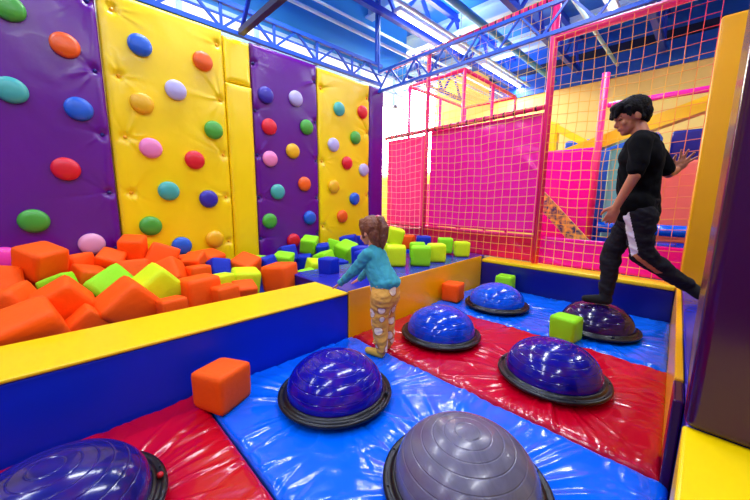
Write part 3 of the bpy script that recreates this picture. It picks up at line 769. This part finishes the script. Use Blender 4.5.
tc = nt.nodes.new('ShaderNodeTexCoord'); vo = nt.nodes.new('ShaderNodeTexVoronoi'); vo.inputs['Scale'].default_value = 11
r_ = nt.nodes.new('ShaderNodeValToRGB'); r_.color_ramp.interpolation = 'CONSTANT'
e = r_.color_ramp.elements; e[0].position = 0; e[0].color = lin((235, 170, 60)); e[1].position = .09; e[1].color = lin((250, 226, 196))
x = e.new(.33); x.color = lin((196, 120, 60)); x = e.new(.39); x.color = lin((230, 168, 70))
nt.links.new(tc.outputs['Object'], vo.inputs['Vector']); nt.links.new(vo.outputs['Distance'], r_.inputs['Fac']); nt.links.new(r_.outputs['Color'], p.inputs['Base Color'])

def cone_prim(bm, a, b, ra, rb):
    a, b = Vector(a), Vector(b)
    for p_, r in ((a, ra), (b, rb)):
        bmesh.ops.create_icosphere(bm, subdivisions=3, radius=r, matrix=Matrix.Translation(p_))
    if (b-a).length > 1e-4: add_tube(bm, a, b, ra, 20, rb)
def ell(bm, c, rad, R=None):
    m = Matrix.Translation(Vector(c)) @ ((R.to_4x4()) if R is not None else Matrix.Identity(4)) @ Matrix.Diagonal((rad[0], rad[1], rad[2], 1))
    bmesh.ops.create_icosphere(bm, subdivisions=4, radius=1, matrix=m)
def blob(name, prims, m, parent, voxel=.006, smooth=6, origin=None, fold=0, fs=(14, 22), stretch=.55):
    bm = bmesh.new()
    for pr_ in prims:
        if pr_[0] == 'c':
            pts, rs = pr_[1], pr_[2]
            for i in range(len(pts)-1): cone_prim(bm, pts[i], pts[i+1], rs[i], rs[i+1])
        else: ell(bm, pr_[1], pr_[2], pr_[3] if len(pr_) > 3 else None)
    me = bpy.data.meshes.new(name); bm.to_mesh(me); bm.free()
    o = bpy.data.objects.new(name, me); C.objects.link(o)
    rm = o.modifiers.new('r', 'REMESH'); rm.mode = 'VOXEL'; rm.voxel_size = voxel
    sm = o.modifiers.new('s', 'SMOOTH'); sm.factor = .5; sm.iterations = smooth
    dg = bpy.context.evaluated_depsgraph_get(); dg.update()
    me2 = bpy.data.meshes.new_from_object(o.evaluated_get(dg)); o.modifiers.clear(); o.data = me2
    bpy.data.meshes.remove(me)
    me2.name = name
    if fold:
        n = len(me2.vertices); co = np.empty(n*3); me2.vertices.foreach_get('co', co); co = co.reshape(-1, 3)
        no = np.empty(n*3); me2.vertices.foreach_get('normal', no); no = no.reshape(-1, 3)
        x, y, z = co[:, 0], co[:, 1], co[:, 2]*stretch
        q = vnoise((x+y*.6+z*1.1)*fs[0], (y-x*.4-z*1.3)*fs[0], 5)+.6*vnoise((x-y+z*1.6)*fs[1], (x+y-z*.7)*fs[1], 9)
        q = np.sign(q)*np.abs(q)**.8
        co = co+no*(fold*q)[:, None]; me2.vertices.foreach_set('co', co.ravel()); me2.update()
    if origin is not None: me2.transform(Matrix.Translation(-Vector(origin)))
    me2.materials.clear()
    for q in (m if isinstance(m, (list, tuple)) else [m]): me2.materials.append(q)
    me2.polygons.foreach_set('use_smooth', [True]*len(me2.polygons))
    o.parent = parent
    return o
def basis(F, up=(0, 0, 1)):
    """columns: forward, left, up"""
    f = Vector(F).normalized(); l = Vector(up).cross(f).normalized(); u = f.cross(l).normalized()
    return Matrix((f, l, u)).transposed()
def hand_prims(wrist, d, palm_n, side, s=1.0, curl=.5, spread=.12):
    """d: direction of fingers, palm_n: palm normal (towards the grip), side: direction of the thumb side"""
    w = Vector(wrist); d = Vector(d).normalized(); n = Vector(palm_n); n = (n-d*n.dot(d)).normalized()
    t_ = Vector(side); t_ = (t_-d*t_.dot(d)-n*t_.dot(n)).normalized()
    out = []
    R = Matrix((d, t_, n)).transposed()
    out.append(('e', w+d*.040*s, (.046*s, .036*s, .0145*s), R))
    out.append(('c', [w-d*.02*s, w+d*.025*s], [.022*s, .022*s]))
    L = [.062, .070, .066, .052]
    for i in range(4):
        b = w+d*.068*s+t_*(.027-.018*i)*s
        dd = (d+t_*(spread*(1.5-i)*.6)).normalized()
        pts = [b-dd*.02*s, b]; p_ = b; ang = 0
        for q, fr in enumerate((.45, .32, .23)):
            ang += curl*(.5+.25*q)
            dirv = dd*math.cos(ang)+n*math.sin(ang)
            p_ = p_+dirv*L[i]*fr*1.05*s; pts.append(p_)
        out.append(('c', pts, [.0095*s, .0092*s, .0085*s, .0078*s, .0066*s]))
    b = w+d*.018*s+t_*.024*s
    p1 = b+(d*.6+t_*.75+n*.25).normalized()*.032*s; p2 = p1+(d*.85+t_*.35+n*.35).normalized()*.028*s; p3 = p2+(d*.9+t_*.1+n*.45).normalized()*.02*s
    out.append(('c', [b, p1, p2, p3], [.014*s, .0115*s, .0098*s, .0078*s]))
    return out

# ---- striding person ----
t = thing('person', 'person in black T-shirt and dark white-striped trousers striding off the walkway', 'person', (-.49, 3.18, .245))
O = Vector((-.49, 3.18, .245))
Fh = Vector((-.86, -.42, -.30)); H_ = basis(Fh)
def hp(a, b, c, c0=Vector((-.478, 3.20, 1.725))): return c0+H_ @ Vector((a, b, c))
shN, shF = V(-.392, 3.045, 1.515), V(-.372, 3.345, 1.535)
elN, wrN = V(-.385, 2.97, 1.275), V(-.472, 2.985, 1.055)
elF, wrF = V(-.235, 3.40, 1.31), V(-.195, 3.50, 1.345)
hipN, knN, anN = V(-.335, 3.11, .985), V(-.31, 3.12, .705), V(-.02, 3.33, .47)
hipF, knF, anF = V(-.40, 3.27, .965), V(-.505, 3.25, .68), V(-.50, 3.19, .315)
TB = basis((-.95, -.30, 0))
body = []
body += [('e', hp(-.005, 0, .035), (.103, .080, .098), H_), ('e', hp(.035, 0, -.045), (.062, .060, .072), H_),
         ('c', [hp(.055, 0, -.088), hp(.070, 0, -.092)], [.030, .024]), ('c', [hp(.02, .035, -.07), hp(.06, .01, -.09)], [.024, .02]), ('c', [hp(.02, -.035, -.07), hp(.06, -.01, -.09)], [.024, .02])]
body += [('c', [hp(.094, 0, .002), hp(.112, 0, -.028)], [.010, .0135]), ('c', [hp(.088, .0, -.030), hp(.104, 0, -.034)], [.016, .012]),
         ('c', [hp(.090, .022, -.058), hp(.097, 0, -.058), hp(.090, -.022, -.058)], [.007, .0095, .007]), ('c', [hp(.090, .018, -.066), hp(.095, 0, -.068), hp(.090, -.018, -.066)], [.007, .009, .007]),
         ('c', [hp(.084, .045, .018), hp(.096, .02, .022), hp(.096, -.02, .022), hp(.084, -.045, .018)], [.010, .011, .011, .010])]
for s in (1, -1):
    body += [('e', hp(-.012, s*.082, -.008), (.020, .009, .032), H_), ('e', hp(.066, s*.040, -.025), (.026, .022, .024), H_)]
body += [('c', [hp(-.02, 0, -.05), V(-.405, 3.20, 1.585), V(-.39, 3.195, 1.52)], [.054, .054, .066])]
body += [('c', [V(-.39, 3.195, 1.50), V(-.385, 3.20, 1.35), V(-.37, 3.20, 1.10), V(-.365, 3.19, 1.0)], [.09, .105, .10, .10]),
         ('c', [shN, shF], [.055, .055]), ('c', [shN, elN, wrN], [.048, .037, .026]), ('c', [shF, elF, wrF], [.048, .036, .026]),
         ('c', [hipN, knN, anN], [.08, .055, .038]), ('c', [hipF, knF, anF], [.08, .055, .038]),
         ('c', [anN, V(.06, 3.34, .40), V(.075, 3.32, .385)], [.036, .03, .026]), ('c', [anF, V(-.52, 3.18, .285), V(-.62, 3.15, .278)], [.036, .032, .024])]
body += hand_prims(wrN, (-.28, -.02, -.95), (-.2, .95, .1), (-.9, -.2, .2), 1.06, .45)
body += hand_prims(wrF, (.42, .0, .85), (.2, -.95, .1), (-.8, -.1, .4), 1.08, .22, .55)
o = blob('body', body, SK1, t, .0052, 4, O)
shirt = [('c', [V(-.398, 3.195, 1.535), V(-.392, 3.195, 1.47), V(-.395, 3.20, 1.33), V(-.382, 3.20, 1.15), V(-.372, 3.20, 1.02)], [.085, .128, .132, .132, .138]),
         ('c', [shN+V(.0, .05, .02), shN+V(0, .0, -.01), shN.lerp(elN, .82)+V(.005, 0, 0)], [.066, .066, .059]), ('c', [shF+V(0, -.05, .02), shF, shF.lerp(elF, .82)], [.066, .066, .059]),
         ('e', V(-.40, 3.19, 1.42), (.13, .165, .13), TB), ('e', V(-.36, 3.20, 1.40), (.11, .15, .16), TB), ('c', [V(-.372, 3.14, 1.07), V(-.372, 3.26, 1.07)], [.118, .118])]
o = blob('t_shirt', shirt, TEE, t, .007, 5, O, .0075, (11, 20), .7); o['label'] = 'black short-sleeved T-shirt'
trou = [('c', [V(-.365, 3.19, 1.07), V(-.36, 3.19, .97)], [.125, .125]), ('c', [V(-.345, 3.12, .98), V(-.39, 3.26, .97)], [.10, .10]),
        ('c', [hipN, hipN.lerp(knN, .6), knN+V(.01, 0, 0), knN.lerp(anN, .45), anN.lerp(knN, .06)], [.102, .086, .078, .066, .052]),
        ('c', [hipF, hipF.lerp(knF, .6), knF, knF.lerp(anF, .5), anF.lerp(knF, .08)], [.098, .082, .074, .064, .052])]
o = blob('trousers', trou, [TROU, STRIPE, mat('rust_stripe', (196, 120, 70), .7)], t, .006, 5, O, .0065, (13, 24), 1.3); o['label'] = 'charcoal trousers with a white side stripe'
me = o.data
line = [V(-.43, 3.03, 1.03)-O, V(-.375, 3.03, .845)-O, V(-.333, 3.06, .705)-O, V(-.19, 3.18, .575)-O, V(-.02, 3.30, .465)-O]
ov = V(-.16, -.985, 0).normalized()
for pl in me.polygons:
    if pl.normal.dot(ov) < .12: continue
    c = pl.center
    if c.z > .80: c_ = c
    best = 9; bi = 0
    for i in range(4):
        a_, b_ = line[i]-ov*line[i].dot(ov), line[i+1]-ov*line[i+1].dot(ov); cc = c-ov*c.dot(ov)
        ab = b_-a_; q = max(0, min(1, (cc-a_).dot(ab)/ab.length_squared)); d = (cc-a_-ab*q).length
        if d < best: best = d; bi = i
    if c.dot(ov) < (V(-.40, 3.19, 0)-O).dot(ov): continue
    if best < (.026 if bi < 2 else .015): pl.material_index = 1 if bi < 2 else 2
ho = blob('hair', [('e', hp(-.018, 0, .062), (.116, .094, .094), H_), ('e', hp(-.060, 0, .015), (.068, .082, .088), H_), ('e', hp(.052, 0, .102), (.070, .078, .040), H_),
      ('c', [hp(.085, -.045, .085), hp(.114, -.040, .040)], [.026, .012]), ('c', [hp(.09, 0, .09), hp(.126, .0, .040)], [.028, .012]), ('c', [hp(.085, .045, .085), hp(.112, .042, .036)], [.026, .012]),
      ('c', [hp(.10, .022, .09), hp(.126, .020, .030)], [.022, .010]), ('c', [hp(.04, .075, .07), hp(.035, .084, .012)], [.022, .010]), ('c', [hp(.04, -.075, .07), hp(.035, -.084, .012)], [.022, .010]),
      ('c', [hp(-.02, .075, .05), hp(-.04, .074, -.03)], [.024, .016]), ('c', [hp(-.02, -.075, .05), hp(-.04, -.074, -.03)], [.024, .016]), ('c', [hp(-.085, 0, .02), hp(-.075, 0, -.045)], [.045, .030])], HAIRB, t, .0045, 3, O, .004, (30, 60), .5)
ho['label'] = 'short black hair with a fringe'
for s in (1, -1):
    e_ = obj('eyebrow', off(tube(hp(.096, s*.020, .026), hp(.078, s*.052, .028), .004, 8, .003), O), HAIRB, t)
    e_ = obj('eye', off(tube(hp(.090, s*.022, .004), hp(.076, s*.044, .003), .0052, 8, .004), O), M['black'], t)
lp = obj('lips', off(tube(hp(.099, .018, -.062), hp(.099, -.018, -.062), .0045, 8), O), mat('lip', (176, 96, 88), .5), t)
blob('sock', [('c', [anF+V(0, 0, .03), anF, V(-.515, 3.185, .288)], [.046, .045, .042]), ('c', [V(-.49, 3.19, .285), V(-.56, 3.17, .282), V(-.63, 3.147, .275)], [.042, .038, .030])], SOCK, t, .005, 3, O)
blob('sock', [('c', [anN, V(.035, 3.335, .425), V(.085, 3.33, .395)], [.045, .042, .034])], SOCK, t, .005, 3, O)

# ---- small child ----
t = thing('person', 'small person with brown ponytail, teal top and peach trousers leaning on the yellow ledge', 'person', (-1.50, 1.53, 0))
O = Vector((-1.50, 1.53, 0))
Fg = Vector((-.93, -.12, -.12)); G_ = basis(Fg)
def gp(a, b, c, c0=Vector((-1.665, 1.595, .868))): return c0+G_ @ Vector((a, b, c))
shN, shF = V(-1.60, 1.500, .712), V(-1.645, 1.665, .705)
elN, wrN = V(-1.70, 1.465, .585), V(-1.835, 1.455, .475)
elF, wrF = V(-1.765, 1.70, .575), V(-1.90, 1.70, .455)
body = [('e', gp(-.01, 0, .012), (.082, .070, .080), G_), ('e', gp(.026, 0, -.040), (.050, .052, .050), G_),
        ('c', [gp(.070, 0, -.018), gp(.080, 0, -.026)], [.008, .010]), ('c', [gp(.058, .0, -.052), gp(.066, 0, -.056)], [.02, .012]), ('c', [gp(.045, 0, -.078), gp(.052, 0, -.080)], [.018, .014]),
        ('e', gp(.04, .036, -.038), (.024, .02, .022), G_), ('e', gp(.04, -.036, -.038), (.024, .02, .022), G_),
        ('e', gp(-.01, .070, -.015), (.013, .007, .020), G_), ('e', gp(-.01, -.070, -.015), (.013, .007, .020), G_),
        ('c', [gp(-.02, 0, -.05), V(-1.625, 1.59, .745), V(-1.60, 1.585, .70)], [.034, .034, .05]),
        ('c', [V(-1.60, 1.58, .69), V(-1.555, 1.575, .58), V(-1.51, 1.57, .50)], [.075, .08, .085]),
        ('c', [shN, elN, wrN], [.034, .026, .019]), ('c', [shF, elF, wrF], [.034, .026, .019]),
        ('c', [V(-1.47, 1.535, .45), V(-1.485, 1.53, .24), V(-1.468, 1.525, .06)], [.06, .042, .028]), ('c', [V(-1.52, 1.64, .45), V(-1.545, 1.655, .24), V(-1.53, 1.66, .06)], [.06, .042, .028]),
        ('c', [V(-1.468, 1.525, .05), V(-1.475, 1.522, .026), V(-1.57, 1.505, .022)], [.026, .024, .018]), ('c', [V(-1.53, 1.66, .05), V(-1.54, 1.66, .026), V(-1.63, 1.645, .022)], [.026, .024, .018])]
body += hand_prims(wrN, (-.82, -.1, -.50), (-.35, 0, -.9), (.1, .9, .1), .62, .18, .2)
body += hand_prims(wrF, (-.85, 0, -.45), (-.3, 0, -.9), (.1, -.9, .1), .62, .18, .2)
blob('body', body, SK2, t, .0036, 3, O)
o = blob('top', [('c', [V(-1.625, 1.585, .735), V(-1.60, 1.58, .69), V(-1.555, 1.575, .60), V(-1.50, 1.575, .525)], [.048, .088, .094, .100]), ('e', V(-1.475, 1.575, .535), (.085, .10, .05)),
      ('c', [shN+V(.0, .03, 0), shN, elN, wrN.lerp(elN, .08)], [.046, .046, .037, .026]), ('c', [shF+V(0, -.03, 0), shF, elF, wrF.lerp(elF, .08)], [.046, .046, .037, .026])], TEAL, t, .005, 4, O, .0045, (22, 38), .8)
o['label'] = 'long-sleeved teal top'
o = blob('trousers', [('c', [V(-1.495, 1.575, .50), V(-1.495, 1.585, .44)], [.098, .100]), ('c', [V(-1.475, 1.53, .44), V(-1.495, 1.53, .34), V(-1.492, 1.53, .22), V(-1.475, 1.525, .13), V(-1.468, 1.525, .065)], [.082, .070, .056, .048, .040]),
      ('c', [V(-1.52, 1.64, .44), V(-1.545, 1.65, .33), V(-1.545, 1.655, .22), V(-1.535, 1.66, .13), V(-1.53, 1.66, .065)], [.080, .068, .056, .048, .040])] +
      [('c', [V(-1.47+.008*math.sin(k*2.1), 1.488+.004*math.cos(k), .10+.035*k), V(-1.50, 1.49, .10+.035*k+.012)], [.009, .010]) for k in range(6)], PANTS, t, .005, 4, O, .0035, (20, 34), 1.5)
o['label'] = 'loose peach trousers with pale flower pattern'
for a in ((V(-1.468, 1.525, .055), V(-1.475, 1.522, .030), V(-1.585, 1.503, .024)), (V(-1.53, 1.66, .055), V(-1.54, 1.66, .030), V(-1.645, 1.643, .024))):
    blob('sock', [('c', list(a), [.033, .030, .023])], SOCKY, t, .004, 3, O)
h = blob('hair', [('e', gp(-.018, 0, .030), (.092, .082, .082), G_), ('e', gp(-.055, 0, -.025), (.055, .072, .075), G_), ('c', [gp(.035, .035, .07), gp(.064, .03, .035)], [.025, .010]), ('c', [gp(.035, -.035, .07), gp(.064, -.03, .035)], [.025, .010]), ('c', [gp(.01, .07, .03), gp(.005, .072, -.035)], [.018, .010]), ('c', [gp(.01, -.07, .03), gp(.005, -.072, -.035)], [.018, .010]),
      ('c', [gp(-.075, 0, -.04), gp(-.06, .01, -.105)], [.045, .025]), ('c', [gp(-.075, 0, -.05), gp(-.06, 0, -.125)], [.05, .042])], HAIRC, t, .004, 3, O, .003, (50, 90), .3)
h['label'] = 'brown hair'
tl = [gp(-.06, -.01, .085), gp(-.105, 0, .075), gp(-.128, .005, .02), gp(-.122, .01, -.05), gp(-.105, .012, -.115)]
blob('ponytail', [('c', tl, [.020, .028, .034, .030, .012]), ('c', [p_+V(.012, -.012, -.01) for p_ in tl[1:]], [.018, .026, .024, .008])], HAIRC, h, .004, 2, O, .003, (50, 90), .3)
ring = bmesh.new(); bmesh.ops.create_icosphere(ring, subdivisions=2, radius=.021, matrix=Matrix.Translation(gp(-.075, -.006, .088)-O))
obj('hair_tie', ring, M['hotpink'], h, True)

# ------------------------------------------------------------------ world, camera
w = bpy.data.worlds.new('World'); S.world = w; w.use_nodes = True
w.node_tree.nodes['Background'].inputs[0].default_value = (.55, .7, 1, 1); w.node_tree.nodes['Background'].inputs[1].default_value = .6
# daylight through the bright window behind the net
for nm, loc, rot, sx, sy, en in (('window_daylight', (-7.2, 8.4, 3.1), (PI/2, 0, PI), 2.2, 2.3, 260),):
    ld = bpy.data.lights.new(nm, 'AREA'); ld.shape = 'RECTANGLE'; ld.size = sx; ld.size_y = sy; ld.energy = en; ld.color = (1, .97, .93)
    lo = bpy.data.objects.new(nm, ld); C.objects.link(lo); lo.location = loc; lo.rotation_euler = (-PI/2, 0, 0)
cam = bpy.data.cameras.new('camera'); co = bpy.data.objects.new('camera', cam); C.objects.link(co)
cam.sensor_width = 36; cam.lens = 15.536; cam.clip_start = .02; cam.clip_end = 60
co.matrix_world = Matrix([[0.701545, -0.11857, 0.702691, 0], [0.712567, 0.104128, -0.693834, 0], [0.009098, 0.987471, 0.15754, 1.1], [0, 0, 0, 1]])
S.camera = co
vs = S.view_settings
vs.view_transform = 'Standard'; vs.look = 'None'; vs.gamma = 1; vs.use_curve_mapping = False; vs.exposure = 0.15
S.cycles.use_denoising = True
S.cycles.max_bounces = 8; S.cycles.diffuse_bounces = 4; S.cycles.glossy_bounces = 4
